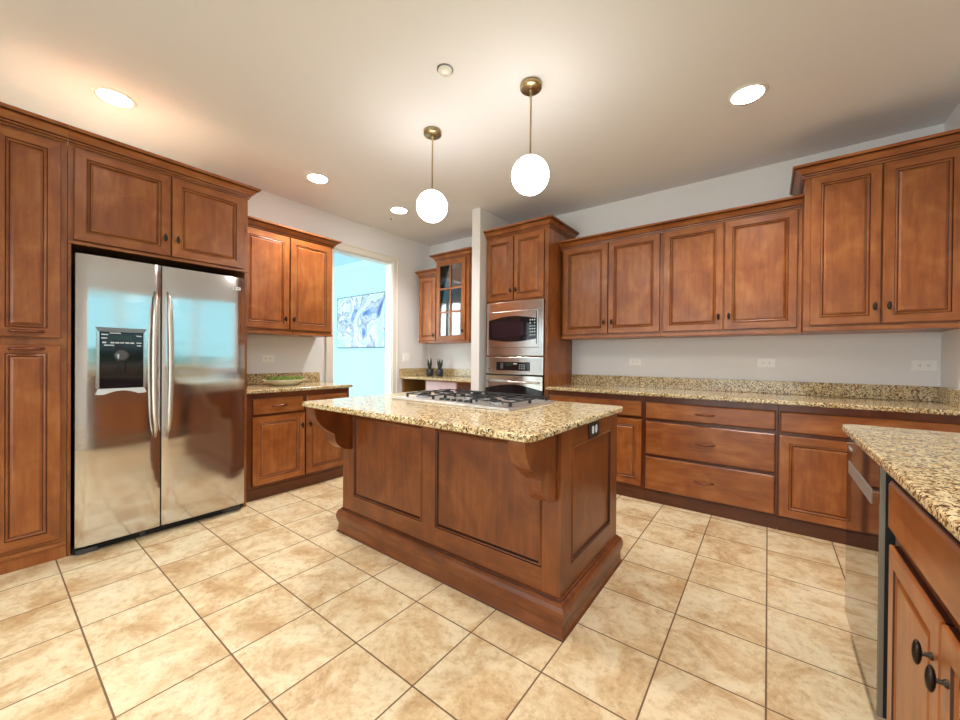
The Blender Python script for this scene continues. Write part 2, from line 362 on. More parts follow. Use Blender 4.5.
# windows
def window(name, ax, at, a0, a1, z0, z1, bars):
    f = MB(); t = 0.05; d0, d1 = at, at+0.07
    def B(p0, p1, q0, q1): f.box(*((d0, d1, p0, p1) if ax == 'x' else (p0, p1, d0, d1)), q0, q1)
    B(a0, a1, z0, z0+t); B(a0, a1, z1-t, z1)
    for i in range(bars+1):
        c = a0+t/2+(a1-a0-t)*i/bars; B(c-t/2, c+t/2, z0+t, z1-t)
    r = struct(f.build(name, TRIM))
    g = MB(); m = (d0+d1)/2
    if ax == 'x': g.box(m-0.003, m+0.003, a0+t, a1-t, z0+t, z1-t)
    else: g.box(a0+t, a1-t, m-0.003, m+0.003, z0+t, z1-t)
    g.build('pane', GLASS, r)
window('window_1', 'x', XR+0.03, WY0, WY1, WZ0, WZ1, 3)
window('window_2', 'y', YR-0.10, RX0, RX1, 0.02, RZ1, 3)  # unseen rear window, added as the opening for the fill lamp
# cased opening trim: right, left and head casing and jambs
t = MB(); cas = [(0, 0), (0.085, 0), (0.085, 0.012), (0.06, 0.016), (0.02, 0.013), (0.012, 0.018), (0, 0.018)]
def casing_bar(p0, p1): pass
t.box(XL, XL+0.018, DY0-0.085, DY0, 0, DZ+0.085); t.box(XL, XL+0.018, DY1, DY1+0.085, 0, DZ+0.085); t.box(XL, XL+0.018, DY0, DY1, DZ, DZ+0.085)
t.box(XL+0.018, XL+0.026, DY0-0.085, DY0-0.065, 0, DZ+0.085); t.box(XL+0.018, XL+0.026, DY1+0.065, DY1+0.085, 0, DZ+0.085); t.box(XL+0.018, XL+0.026, DY0-0.065, DY1+0.065, DZ+0.065, DZ+0.085)
t.box(XL-T-0.005, XL+0.004, DY0, DY0+0.015, 0, DZ); t.box(XL-T-0.005, XL+0.004, DY1-0.015, DY1, 0, DZ); t.box(XL-T-0.005, XL+0.004, DY0+0.015, DY1-0.015, DZ-0.015, DZ)
struct(t.build('trim_1', TRIM, bevel=0.003))
# room beyond the opening
FX0, FX1, FY0 = -8.0, XL-T, 0.30
struct(MB().box(FX0, FX1, FY0-T, YB+T, -0.1, -0.002).build('floor_far_room', simple('far_floor', lin(170, 150, 130), 0.5)))
struct(MB().box(FX0, FX1, FY0-T, YB+T, ZC, ZC+0.1).build('ceiling_far_room', BLUEC))
struct(MB().box(FX0, FX1-0.002, YB, YB+T, 0, ZC).build('wall_far_room_back', BLUEW))
struct(MB().box(FX0-T, FX0, FY0-T, YB+T, 0, ZC).build('wall_far_room_left', BLUEW))
w = MB(); w.box(FX0, -7.35, FY0-T, FY0, 0, ZC); w.box(-4.45, FX1, FY0-T, FY0, 0, ZC); w.box(-7.35, -4.45, FY0-T, FY0, 2.6, ZC); w.box(-7.35, -4.45, FY0-T, FY0, 0, 0.1)
struct(w.build('wall_far_room_front', BLUEW))
window('window_3', 'y', FY0-0.09, -7.35, -4.45, 0.1, 2.6, 3)
cr = [(0, ZC-0.12), (0.012, ZC-0.12), (0.012, ZC-0.10), (0.03, ZC-0.085), (0.075, ZC-0.03), (0.085, ZC-0.02), (0.085, ZC-0.002), (0, ZC-0.002)]
struct(MB().sweep([(FX0+0.1, YB-0.001), (FX1-0.01, YB-0.001)], cr).build('trim_2', BLUEC))
struct(MB().box(FX0+0.01, FX1-0.01, YB-0.016, YB-0.002, 0, 0.12).build('baseboard_far_room', TRIM))
struct(MB().box(XL+0.001, XL+0.015, 2.26, DY0-0.086, 0, 0.1).build('baseboard_left', TRIM))
struct(MB().box(XR-0.015, XR-0.001, 2.32, 3.35, 0, 0.1).build('baseboard_right', TRIM))
# outdoors, seen through the windows and in the reflections
l = MB(); l.box(-30, 30, -30, 30, -0.5, -0.3); struct(l.build('ground', LAWN))
def hedge(name, label, x, y, w_, d_, h):
    m = MB(); m.ball((0, 0, h*0.5), w_/2, d_/2, h*0.55, n=40, m=24)
    rr = random.Random(int(x*10))
    for v in m.bm.verts: v.co += Vector((rr.uniform(-.15,.15), rr.uniform(-.15,.15), rr.uniform(-.15,.15)))
    tag(m.build(name, HEDGE, loc=(x, y, -0.45)), label, 'shrub')
hedge('garden_shrub', 'broad green garden shrub outside the window over the counter', 9, 2.5, 3, 7, 1.6)

# ------------------------------------------------------------------ cabinet kit (local frame: x right, -y to the viewer, y = 0 the face frame)
DOORP = [(0, 0.0, 0), (0, -0.012, 1), (0, -0.017, 0), (0.003, -0.020, 0), (0.051, -0.020, 0), (0.054, -0.0150, 1), (0.060, -0.0175, 0), (0.065, -0.0125, 0), (0.069, -0.0105, 1), (0.080, -0.0170, 0)]  # outer side band dark: contact shade of the reveals put into the glaze
DRAWP = [(0, 0.0, 0), (0, -0.012, 1), (0.003, -0.014, 1), (0.010, -0.020, 0)]  # dark outer side band repeats the painted reveal shade
def door_mesh(x0, x1, z0, z1): return MB().loops(x0, x1, z0, z1, DOORP, closeback=True)
def knob(parent, x, z, y=-0.02):
    k = MB(); k.lathe([(0.008, 0), (0.008, -0.003), (0.0045, -0.006), (0.0045, -0.018)], 12, (x, y, z), 'y')
    k.ball((x, y-0.022, z), 0.011, 0.008, 0.027, n=12, m=8)
    return k.build('knob', BRONZE, parent)
def pull(parent, x, z, y=-0.02, w=0.12, m=None):
    k = MB(); pts = []; rs = []
    for i in range(13):
        u = i/12*2-1; pts.append((x+u*w/2, y-0.004-0.020*(1-u*u)**0.6 if abs(u) < 1 else y-0.002, z)); rs.append(0.006+0.004*(1-abs(u)))
    k.tube(pts, 0.005, 8, rs=rs)
    for sx in (-1, 1): k.ball((x+sx*w/2*0.97, y-0.003, z), 0.011, 0.004, 0.008, n=10, m=6)
    return k.build('pull', m or COPPER, parent)
def crown(parent, path, z, h=0.085, o=0.07):
    pr = [(0, 0), (0.013, 0), (0.015, 0.09), (0.006, 0.11), (0.008, 0.14), (0.024, 0.17), (0.026, 0.26), (0.018, 0.28), (0.030, 0.33), (0.044, 0.50), (0.064, 0.66), (0.078, 0.72), (0.074, 0.75), (0.090, 0.79), (0.1, 0.86), (0.1, 1.0), (0, 1.0)]
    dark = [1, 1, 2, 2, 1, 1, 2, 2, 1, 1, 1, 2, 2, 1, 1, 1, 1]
    p2 = [(a*10*o, z+b*h) for a, b in pr]
    return MB().sweep(path, p2, mats=dark).build('crown_molding', WOODS, parent)
def cabinet(name, label, loc, rotz, Wd, H, D, doors=(), drawers=(), toe=False, crown_z=None, crown_path=None, ledge=False, body=True, group=None, ch=0.085, co=0.07):
    t = thing(name, label, 'cabinet', loc, rotz, group)
    z0 = 0.10 if toe else 0
    if body:
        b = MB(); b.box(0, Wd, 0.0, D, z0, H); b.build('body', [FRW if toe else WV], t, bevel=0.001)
    if toe:
        b = MB(); b.box(0, Wd, 0.008, D, 0.0, 0.0985); b.box(0, Wd, 0.003, 0.008, 0.0, 0.088); b.build('toe_board', TOE, t)
    if ledge:
        MB().box(0, Wd, -0.012, 0, 0.0, 0.028, 0).build('bottom_rail', [WH], t, bevel=0.003)
    for d in doors:
        x0, x1, za, zb, kx, kz = d
        o = door_mesh(x0, x1, za, zb).build('door', WOODS, t)
        if kx == 'pull': pull(o, (x0+x1)/2, kz)
        elif kx is not None: knob(o, kx, kz)
    for x0, x1, za, zb, hp in drawers:
        o = MB().loops(x0, x1, za, zb, DRAWP, closeback=True, vm=1, fieldmat=1).build('drawer', WOODS, t)
        if hp: pull(o, (x0+x1)/2, (za+zb)/2)
    if crown_z is not None: crown(t, crown_path, crown_z, ch, co)
    return t

# ---- left wall: pantry, cabinet over the refrigerator
XF = -3.28; DL = XF-XL-0.002            # face frame plane and depth
L90 = PI/2
def on_left(y, z=0, x=XF): return (x, y, z)
Y0 = -0.005
pt = cabinet('pantry_cabinet', 'tall narrow wooden pantry cabinet left of the refrigerator, two stacked doors', on_left(Y0), L90, 0.315, 2.43, DL,
    doors=[(0.035, 0.289, 1.287, 2.408, 'pull', 1.318), (0.035, 0.289, 0.122, 1.245, 'pull', 1.222)], crown_z=2.425, crown_path=[(0, 0), (0.3155, 0)])
MB().box(0, 0.315, -0.012, 0, 0.075, 0.098).build('base_rail', [WH], pt, bevel=0.003)
PLY = simple('pale_bounce_plywood', lin(214, 200, 176), 0.7)  # unseen pale board added on cabinet tops to brighten the ceiling
MB().box(0.001, 0.314, 0.001, DL-0.001, 2.4305, 2.436).build('added_bounce_panel', PLY, pt)
of = cabinet('wall_cabinet', 'deep wooden cabinet with two doors directly above the refrigerator', on_left(0.312), L90, 0.965, 2.43, DL, body=False,
    doors=[(0.024, 0.478, 1.87, 2.412, 0.446, 1.985), (0.486, 0.932, 1.87, 2.412, 0.515, 1.985)], crown_z=2.425, crown_path=[(0, 0), (0.965, 0), (0.965, DL)])
b = MB(); b.box(0, 0.965, 0, DL, 1.845, 2.43); b.build('body', [WV], of)
MB().box(0, 0.965, -0.012, 0, 1.845, 1.862).build('bottom_rail', [WH], of, bevel=0.003)
MB().box(0.001, 0.964, 0.001, DL-0.001, 2.4305, 2.436).build('added_bounce_panel', PLY, of)
MB().box(0.946, 0.965, 0.0, DL, 0, 1.844).build('side_panel', [WV], of)
MB().box(0.0, 0.014, 0.0, DL, 0, 1.844).build('side_panel', [WV], of)

# ---- refrigerator
fr = thing('refrigerator', 'stainless steel side-by-side refrigerator with black ice and water dispenser', 'refrigerator', (-3.27, 0.335, 0), L90)
FW = 0.905
MB().box(0.005, FW-0.005, 0.0, 0.66, 0.03, 1.765).build('cabinet_body', GREYM, fr)
def bowed(x0, x1, z0, z1, bul=0.004, back=0.0, front=-0.056):
    n = 14; pts = [(x0, back)]
    for i in range(n+1):
        u = i/n*2-1; xx = x0+(x1-x0)*(u+1)/2
        pts.append((xx, front-bul*(1-abs(u)**3.2)-0.0+0.006*max(0, abs(u)-0.95)/0.05))
    pts.append((x1, back)); return MB().prism(pts, 'z', z0, z1, smooth=True)
def auto_smooth(o):
    for p in o.data.polygons: p.use_smooth = abs(p.normal.z) < 0.5 and p.normal.y < -0.2 or False
fd = bowed(0.002, 0.392, 0.055, 1.785).build('freezer_door', STEELF, fr); fd['label'] = 'narrow left stainless door with dispenser'
rd = bowed(0.400, FW-0.002, 0.055, 1.785).build('fresh_food_door', STEELF, fr); rd['label'] = 'wide right stainless door'
for o in (fd, rd): auto_smooth(o)
MB().box(0.392, 0.400, -0.045, 0.0, 0.06, 1.78).build('door_gasket', BLACKP, fr)
def fr_handle(x, par, lean):
    pts = []
    for i in range(25):
        u = i/24; z = 0.655+0.955*u
        y = -0.064-0.034*min(1, math.sin(PI*u)*4)**0.5
        pts.append((x+lean*0.012*(2*u-1)**2, y, z))
    rs = [0.007+0.008*min(1, 6*min(i/24, 1-i/24)) for i in range(25)]
    MB().tube(pts, 0.015, 12, rs=rs).build('handle', HANDLE, par)
fr_handle(0.352, fd, 1); fr_handle(0.438, rd, -1)
b = MB(); b.box(0, FW, 0.0, 0.05, 0.0, 0.05)
for i in range(4): b.box(0.04, FW-0.04, -0.006, 0.0, 0.012+i*0.009, 0.016+i*0.009, 0)
b.box(0.01, 0.10, -0.028, 0.0, 0.004, 0.030, 1); b.box(FW-0.13, FW-0.02, -0.022, 0.0, 0.012, 0.034, 1); b.box(0.30, 0.325, -0.012, 0, 0.005, 0.045, 1)
b.build('toe_grille', [BLACKP, DGREY], fr)
# dispenser
dz0, dz1, dx0, dx1 = 0.985, 1.35, 0.100, 0.302
dp = MB(); yf = -0.0625
dp.box(dx0, dx1, yf, -0.06, dz0, dz1, 0); dsp = dp.build('dispenser', [BLACKG], fr, bevel=0.004)
bz = MB()
bz.prism([(dx0-0.016, dz1+0.008), (dx1+0.016, dz1+0.008), (dx1+0.002, dz1-0.018), (dx0-0.002, dz1-0.018)], 'y', yf-0.012, -0.062, 1)
bz.box(dx0-0.012, dx0, yf-0.008, -0.062, dz0, dz1-0.018, 0); bz.box(dx1, dx1+0.012, yf-0.008, -0.062, dz0, dz1-0.018, 0)
bz.prism([(dx0-0.018, dz0-0.034), (dx0-0.004, dz0-0.036)]+[(dx0+0.02+0.16*i/8, dz0-0.036+0.022*math.sin(PI*i/8)) for i in range(9)]+[(dx1+0.006, dz0-0.034), (dx1+0.016, dz0-0.03), (dx1+0.004, dz0), (dx0-0.004, dz0)], 'y', yf-0.01, -0.062, 2)
bz.build('bezel', [STEEL, GREYM, simple('pale_satin_plastic', (0.72, 0.76, 0.78, 1), 0.3, 0.3)], dsp)
b = MB(); b.box(dx0+0.004, dx1-0.004, yf-0.007, yf-0.0005, 1.235, dz1-0.02); b.build('control_panel', BLACKG, dsp, bevel=0.002)
lb = MB(); yy = yf-0.0075
lb.box(dx0+0.058, dx1-0.055, yy-0.0008, yy, 1.285, 1.312, 1)
for i, xx in enumerate([0.008, 0.044, 0.066, 0.088, 0.112, 0.135]): lb.box(dx0+xx+0.004, dx0+xx+0.022, yy-0.0008, yy, 1.262, 1.270, 0)
for xx, zz, ww in ((0.008, 1.312, 0.03), (0.008, 1.290, 0.026), (0.168, 1.308, 0.024), (0.168, 1.264, 0.024), (0.02, 1.247, 0.045), (0.17, 1.247, 0.02), (0.045, 1.322, 0.05)):
    lb.box(dx0+xx, dx0+xx+ww, yy-0.0008, yy, zz, zz+0.006, 0)
lb.build('button_labels', [LABEL, DISPB], dsp)
# recess: a dark niche framed by lips, with paddle and spout
rc = MB(); rc.box(dx0+0.004, dx0+0.014, yf-0.006, yf, dz0+0.006, 1.232); rc.box(dx1-0.014, dx1-0.004, yf-0.006, yf, dz0+0.006, 1.232); rc.box(dx0+0.014, dx1-0.014, yf-0.010, yf, dz0+0.004, dz0+0.020)
rc.build('recess_lip', BLACKG, dsp)
pd = MB(); pd.lathe([(0.036, yf), (0.034, yf-0.012), (0.022, yf-0.022)], 20, ((dx0+dx1)/2, 0, 1.185), 'y'); pd.build('spout_hood', DGREY, dsp)
pd = MB(); pd.box((dx0+dx1)/2-0.018, (dx0+dx1)/2+0.018, yf-0.008, yf, 1.07, 1.15); pd.build('paddle', BLACKG, dsp, bevel=0.004)
pd = MB(); pd.box((dx0+dx1)/2-0.024, (dx0+dx1)/2-0.016, yf-0.024, yf-0.014, 1.168, 1.196); pd.build('nozzle', CHROME, dsp)
bd = MB(); bd.box(0.815, 0.868, -0.0625, -0.055, 1.690, 1.712, 0); bd.lathe([(0.008, -0.0635), (0.008, -0.06)], 16, (0.827, 0, 1.701), 'y', mi=1); bd.box(0.842, 0.862, -0.0635, -0.06, 1.697, 1.704, 1)
bd.build('badge', [WHITEP, GREYM], rd)

# ---- left wall: wall cabinet and base cabinet between refrigerator and opening
def upper(name, label, loc, rot, Wd, H, D, doors, cz, path, h=0.08, o=0.07):
    return cabinet(name, label, loc, rot, Wd, H, D, doors=doors, crown_z=cz, crown_path=path, ledge=True, ch=h, co=o)
XU = -3.66
upper('wall_cabinet', 'two-door wooden wall cabinet between the refrigerator and the open doorway', (XU, 1.30, 1.40), L90, 0.94, 0.93, XU-XL-0.002,
    [(0.075, 0.485, 0.047, 0.922, 0.445, 0.145), (0.497, 0.917, 0.047, 0.922, 0.525, 0.145)], 0.925, [(0, 0), (0.94, 0), (0.94, XU-XL-0.002)])
XB = -3.36
cabinet('base_cabinet', 'wooden base cabinet with two drawers and two doors under the bowl', (XB, 1.285, 0), L90, 0.965, 0.884, XB-XL-0.002, toe=True,
    doors=[(0.062, 0.500, 0.122, 0.688, 0.470, 0.575), (0.515, 0.937, 0.122, 0.688, 0.545, 0.575)],
    drawers=[(0.062, 0.490, 0.703, 0.838, True), (0.515, 0.937, 0.703, 0.838, True)])
def slab(mb, x0, x1, y0, y1, z0, z1, corners=()):
    """granite slab with rounded nose; corners = which plan corners are rounded (radius)"""
    cs = dict(corners); pts = []
    for key, (cx, cy, a) in {'a': (x0, y0, PI), 'b': (x1, y0, 1.5*PI), 'c': (x1, y1, 0), 'd': (x0, y1, 0.5*PI)}.items():
        r = cs.get(key, 0)
        if r:
            sx = 1 if cx == x0 else -1; sy = 1 if cy == y0 else -1
            pts += arc(cx+sx*r, cy+sy*r, r, a, a+PI/2, 6)
        else: pts.append((cx, cy))
    mb.prism(pts, 'z', z0, z1)
def counter(label, x0, x1, y0, y1, corners, z1=0.915, splashes=(), name='granite_countertop'):
    m = MB(); slab(m, x0, x1, y0, y1, z1-0.03, z1, corners); o = m.build(name, GR); tag(o, label, 'countertop')
    bv = o.modifiers.new('bevel', 'BEVEL'); bv.width = 0.008; bv.segments = 3; bv.limit_method = 'ANGLE'; bv.angle_limit = 0.9
    for s in splashes:
        MB().box(*s, z1+0.0005, z1+0.105).build('backsplash', GR, o, bevel=0.003)
    return o
counter('speckled granite countertop under the white bowl, right of the refrigerator', XL+0.002, -3.315, 1.284, 2.275, [('b', 0.02), ('c', 0.03)], splashes=[(XL+0.002, XL+0.022, 1.284, 2.275)])

# ---- oven tower
YF = 3.39; DB = YB-YF-0.002; TX = -2.49; TW = 0.755
tw = cabinet('oven_tower_cabinet', 'tall wooden cabinet that holds the built-in microwave and wall oven', (TX, YF, 0), 0, TW, 2.49, DB, body=False,
    doors=[(0.014, 0.356, 1.805, 2.470, 0.330, 1.902), (0.368, 0.714, 1.805, 2.470, 0.397, 1.902)], crown_z=2.488, crown_path=[(0, 0), (TW, 0), (TW, DB)], ch=0.088)
b = MB(); b.box(0, TW, 0, DB, 1.786, 2.49); b.build('body', [WV], tw)
for x in (0, TW-0.018): MB().box(x, x+0.018, 0.0, DB, 0.1, 1.785).build('side_panel', [WV], tw)
MB().box(0.0185, 0.0255, 0.0, 0.02, 1.217, 1.785).build('stile', [WV], tw)
MB().box(TW-0.033, TW-0.0185, 0.0, 0.02, 0.286, 1.2055).build('stile', [WV], tw)
MB().box(TW-0.033, TW-0.0185, 0.0, 0.02, 1.217, 1.785).build('stile', [WV], tw)
MB().box(0.018, TW-0.018, 0, DB, 1.206, 1.216).build('middle_rail', [WH], tw)
MB().box(0.018, TW-0.018, 0, DB, 0.1, 0.285).build('bottom_box', [WH], tw)
MB().loops(0.03, TW-0.035, 0.12, 0.27, DRAWP, closeback=True, vm=1, fieldmat=1).build('drawer', WOODS, tw)
MB().box(0, TW, 0.008, DB, 0, 0.0985).build('toe_board', TOE, tw)
# microwave
mw = thing('microwave', 'built-in stainless microwave with arched black window above the wall oven', 'microwave', (-2.463, 3.388, 1.218), 0)
MB().box(0.01, 0.675, 0.03, 0.45, 0.01, 0.55).build('housing', DGREY, mw)
MW, MHh = 0.690, 0.566
b = MB()
for q in ((0, MW, 0, 0.085), (0, MW, MHh-0.10, MHh)): b.box(q[0], q[1], -0.022, 0.02, q[2], q[3])
b.box(0, 0.035, -0.022, 0.02, 0.085, MHh-0.10); b.box(MW-0.055, MW, -0.022, 0.02, 0.085, MHh-0.10)
b.build('trim_kit', STEEL, mw, bevel=0.003)
d0, d1, e0, e1 = 0.036, MW-0.056, 0.086, MHh-0.101
dr = MB().box(d0, d1, -0.034, 0.0, e0, e1).build('door', STEEL, mw, bevel=0.004)
def arched(x0, x1, zl, zr, bulge, n=14): return [(x0+(x1-x0)*i/n, zl+(zr-zl)*i/n+bulge*math.sin(PI*i/n)) for i in range(n+1)]
top = arched(d0+0.002, d1-0.008, 0.375, 0.375, 0.038); bot = arched(d0+0.002, d1-0.008, 0.172, 0.172, -0.028)
MB().prism(bot+top[::-1], 'y', -0.0375, -0.0335).build('window', BLACKG, dr)
MB().prism(arched(d0+0.05, d1-0.16, 0.205, 0.205, -0.01)+arched(d0+0.05, d1-0.16, 0.355, 0.355, 0.012)[::-1], 'y', -0.0385, -0.0374).build('viewing_area', simple('mesh_glass', (0.022, 0.012, 0.02, 1), 0.12), dr)
MB().box(d1-0.012, d1-0.004, -0.040, -0.033, e0+0.03, e1-0.02).build('keypad_edge', BLACKP, dr)
for r_ in range(6):
    for c_ in range(3):
        if (r_, c_) in ((4, 1),): continue
        zz = 0.205+r_*0.030; xx = d1-0.088+c_*0.025
        MB().box(xx, xx+0.012, -0.0385, -0.0376, zz, zz+(0.012 if r_ % 3 else 0.008)).build('key', LABEL, dr)
MB().lathe([(0.008, -0.036), (0.008, -0.033)], 14, (d0+0.03, 0, e0+0.035), 'y').build('badge', GREYM, dr)
# oven
ov = thing('wall_oven', 'stainless wall oven with black control display below the microwave', 'oven', (-2.4712, 3.388, 0.29), 0)
OW = 0.699
MB().box(0.02, 0.69, 0.03, 0.5, 0.01, 0.90).build('housing', DGREY, ov)
cp = MB().box(0, OW, -0.024, 0.02, 0.733, 0.914).build('control_panel', STEEL, ov, bevel=0.004)
dd = MB().box(0.142, 0.555, -0.027, -0.0235, 0.772, 0.862).build('display', BLACKG, cp, bevel=0.002)
MB().box(0.26, 0.345, -0.0282, -0.0272, 0.822, 0.848).build('clock_screen', DISPB, cp); MB().box(0.195, 0.23, -0.0282, -0.0272, 0.79, 0.85).build('key', DGREY, cp)
MB().box(0.36, 0.40, -0.0282, -0.0272, 0.838, 0.848).build('key', LABEL, cp)
for i in range(3):
    for j in range(3): MB().box(0.43+i*0.026, 0.442+i*0.026, -0.0282, -0.0272, 0.79+j*0.02, 0.797+j*0.02).build('key', LABEL, cp)
MB().lathe([(0.007, -0.026), (0.007, -0.023)], 12, (0.045, 0, 0.785), 'y').build('badge', BLACKP, cp)
MB().box(0.005, OW-0.005, -0.018, 0.02, 0.718, 0.7325).build('vent_slot', BLACKP, ov)
od = MB().box(0, OW, -0.026, 0.02, 0.02, 0.717).build('oven_door', BLACKG, ov, bevel=0.003)
top = [(0.0, 0.717), (OW, 0.717)]; 
MB().prism([(0.0, 0.580)]+arched(0.02, OW-0.02, 0.582, 0.582, 0.045)+[(OW, 0.580), (OW, 0.717), (0, 0.717)], 'y', -0.031, -0.0262).build('door_band', CHROME, od)
MB().tube([(0.04, -0.03, 0.655), (0.05, -0.062, 0.655), (OW-0.05, -0.062, 0.655), (OW-0.04, -0.03, 0.655)], 0.011, 12).build('handle', STEEL, od)

# ---- back wall cabinets
YU = 3.67; DU = YB-YU-0.002
upper('wall_cabinet', 'two-door wooden wall cabinet beside the oven tower', (-1.715, YU, 1.395), 0, 0.955, 0.925, DU,
    [(0.024, 0.477, 0.042, 0.915, 0.447, 0.150), (0.486, 0.940, 0.042, 0.915, 0.522, 0.150)], 0.920, [(-0.017, 0), (0.955, 0)])
upper('wall_cabinet', 'two-door wooden wall cabinet left of the taller one at the right end', (-0.759, YU, 1.395), 0, 0.952, 0.925, DU,
    [(0.016, 0.463, 0.042, 0.915, 0.432, 0.148), (0.471, 0.925, 0.042, 0.915, 0.503, 0.148)], 0.920, [(0, 0), (0.952, 0)])
YT = 3.52; DT = YB-YT-0.002
upper('wall_cabinet', 'taller two-door wooden wall cabinet in the right back corner', (0.195, YT, 1.395), 0, 0.745, 1.08, DT,
    [(0.034, 0.378, 0.042, 1.066, 0.350, 0.150), (0.386, 0.726, 0.042, 1.066, 0.414, 0.150)], 1.075, [(0, DT), (0, 0), (0.745, 0)], h=0.082)
cabinet('base_cabinet', 'wooden base cabinet with one wide drawer over two doors beside the oven tower', (-1.733, YF, 0), 0, 0.902, 0.884, DB, toe=True,
    doors=[(0.03, 0.452, 0.122, 0.682, 0.43, 0.575), (0.462, 0.888, 0.122, 0.682, 0.49, 0.575)], drawers=[(0.03, 0.888, 0.703, 0.838, False)])
cabinet('base_cabinet', 'wooden base cabinet with three stacked drawers right of the island', (-0.829, YF, 0), 0, 0.889, 0.884, DB, toe=True,
    drawers=[(0.015, 0.876, 0.699, 0.836, True), (0.015, 0.876, 0.400, 0.676, True), (0.015, 0.876, 0.108, 0.383, True)])
cabinet('base_cabinet', 'wooden base cabinet in the right back corner, behind the dishwasher run', (0.062, YF, 0), 0, 0.878, 0.884, DB, toe=True,
    doors=[(0.008, 0.436, 0.108, 0.668, 0.41, 0.575), (0.446, 0.866, 0.108, 0.668, 0.47, 0.575)], drawers=[(0.008, 0.866, 0.692, 0.836, False)])
counter('long speckled granite countertop along the back wall with four inch backsplash', -1.734, XR-0.002, 3.345, YB-0.002, [('a', 0.01)],
    splashes=[(-1.734, XR-0.002, YB-0.022, YB-0.002), (XR-0.022, XR-0.002, 3.345, YB-0.0225)])

# ---- nook behind the partition
upper('wall_cabinet', 'short narrow wooden wall cabinet beside the doorway, left of the glass one', (-3.845, 3.67, 1.39), 0, 0.333, 0.89, DU,
    [(0.02, 0.325, 0.03, 0.88, 0.305, 0.10)], 0.890, [(0, DU), (0, 0), (0.333, 0)], h=0.09, o=0.045)
gc = thing('glass_door_cabinet', 'wooden wall cabinet with a six-pane glass door behind the white partition', 'cabinet', (-3.508, 3.655, 1.39), 0)
GW, GH, GD = 0.560, 1.065, YB-3.655-0.002
b = MB(); b.box(0, 0.018, 0, GD, 0, GH); b.box(GW-0.018, GW, 0, GD, 0, GH); b.box(0.018, GW-0.018, 0, GD, 0, 0.03); b.box(0.018, GW-0.018, 0, GD, GH-0.03, GH); b.box(0.018, GW-0.018, GD-0.01, GD, 0.03, GH-0.03)
b.box(GW-0.05, GW-0.018, 0, 0.018, 0.03, GH-0.03)
b.build('body', [WV], gc)
for z in (0.36, 0.69): MB().box(0.019, GW-0.019, 0.03, GD-0.011, z, z+0.018).build('shelf', [WH], gc)
gx0, gx1, gz0, gz1 = 0.018, 0.508, 0.025, 1.055
g = MB(); g.box(gx0, gx0+0.062, -0.02, -0.001, gz0, gz1); g.box(gx1-0.062, gx1, -0.02, -0.001, gz0, gz1); g.box(gx0+0.062, gx1-0.062, -0.02, -0.001, gz0, gz0+0.062, 1); g.box(gx0+0.062, gx1-0.062, -0.02, -0.001, gz1-0.062, gz1, 1)
gd = g.build('glass_door', WOODS, gc, bevel=0.002)
g = MB(); mx = (gx0+gx1)/2; g.box(mx-0.011, mx+0.011, -0.018, -0.004, gz0+0.062, gz1-0.062)
for i in (1, 2):
    z = gz0+0.062+(gz1-gz0-0.124)*i/3; g.box(gx0+0.062, gx1-0.062, -0.0175, -0.0045, z-0.011, z+0.011)
g.build('muntins', [WV], gd)
MB().box(gx0+0.06, gx1-0.06, -0.010, -0.007, gz0+0.06, gz1-0.06).build('pane', CABGLASS, gd)
knob(gd, gx1-0.03, 0.14)
MB().box(0, GW, -0.012, 0, 0, 0.022).build('bottom_rail', [WH], gc)
crown(gc, [(0, GD), (0, 0), (GW, 0), (GW, GD)], GH-0.004, 0.085)
counter('small granite desk countertop in the nook holding two dark plant pots', XL+0.002, -2.607, 3.43, YB-0.002, [('a', 0.01)], z1=0.935,
    splashes=[(XL+0.0225, -2.607, YB-0.022, YB-0.002), (XL+0.002, XL+0.022, 3.43, YB-0.002)])
dk = thing('desk_cabinet', 'nook desk base with an open cubby and a drawer front tinted pale pink for window glare', 'cabinet', (-3.955, 3.47, 0), 0)
b = MB(); b.box(0, 0.02, 0, 0.49, 0, 0.904); b.box(0.44, 0.46, 0, 0.49, 0, 0.904); b.box(0.02, 0.44, 0.46, 0.48, 0.1, 0.904); b.box(0.02, 0.44, 0, 0.46, 0.60, 0.62); b.box(0.02, 0.44, 0, 0.46, 0.09, 0.11)
b.build('open_cubby', CUB, dk)
MB().box(0.461, 1.33, 0.002, 0.46, 0.74, 0.904).build('drawer_box', [WV], dk)
MB().loops(0.47, 0.98, 0.745, 0.895, [(a, y_+0.001, d) for a, y_, d in DRAWP], closeback=True, vm=1, fieldmat=1).build('drawer', [GLAREW, GLAREW, GLAREW], dk)
MB().loops(0.99, 1.32, 0.745, 0.872, [(a, y_+0.001, d) for a, y_, d in DRAWP], closeback=True, vm=1, fieldmat=1).build('drawer', [TOE, TOE, GL], dk)
MB().box(1.31, 1.33, 0.002, 0.46, 0, 0.739).build('side_panel', [WV], dk)
def succulent(x, y, label, seed):
    rr = random.Random(seed); t = thing('potted_succulent', label, 'plant', (x, y, 0.9355), 0)
    MB().lathe([(0.040, 0), (0.045, 0.01), (0.052, 0.095), (0.047, 0.095), (0.045, 0.085)], 20).build('pot', DARKW, t)
    for i in range(9):
        a = 2*PI*i/9+rr.uniform(-.3, .3); h = rr.uniform(0.10, 0.17); sp = rr.uniform(0.010, 0.036)
        pts = [(0.006*math.cos(a), 0.006*math.sin(a), 0.085), (sp*.6*math.cos(a)+0.008*math.cos(a), sp*.6*math.sin(a)+0.008*math.sin(a), 0.085+h*0.5), (sp*1.2*math.cos(a), sp*1.2*math.sin(a), 0.085+h)]
        MB().tube(pts, 0.006, 7, rs=[0.011, 0.012, 0.001]).build('leaf', LEAFM, t)
succulent(-3.790, 3.83, 'dark potted succulent on the nook desk, nearer the doorway', 3)
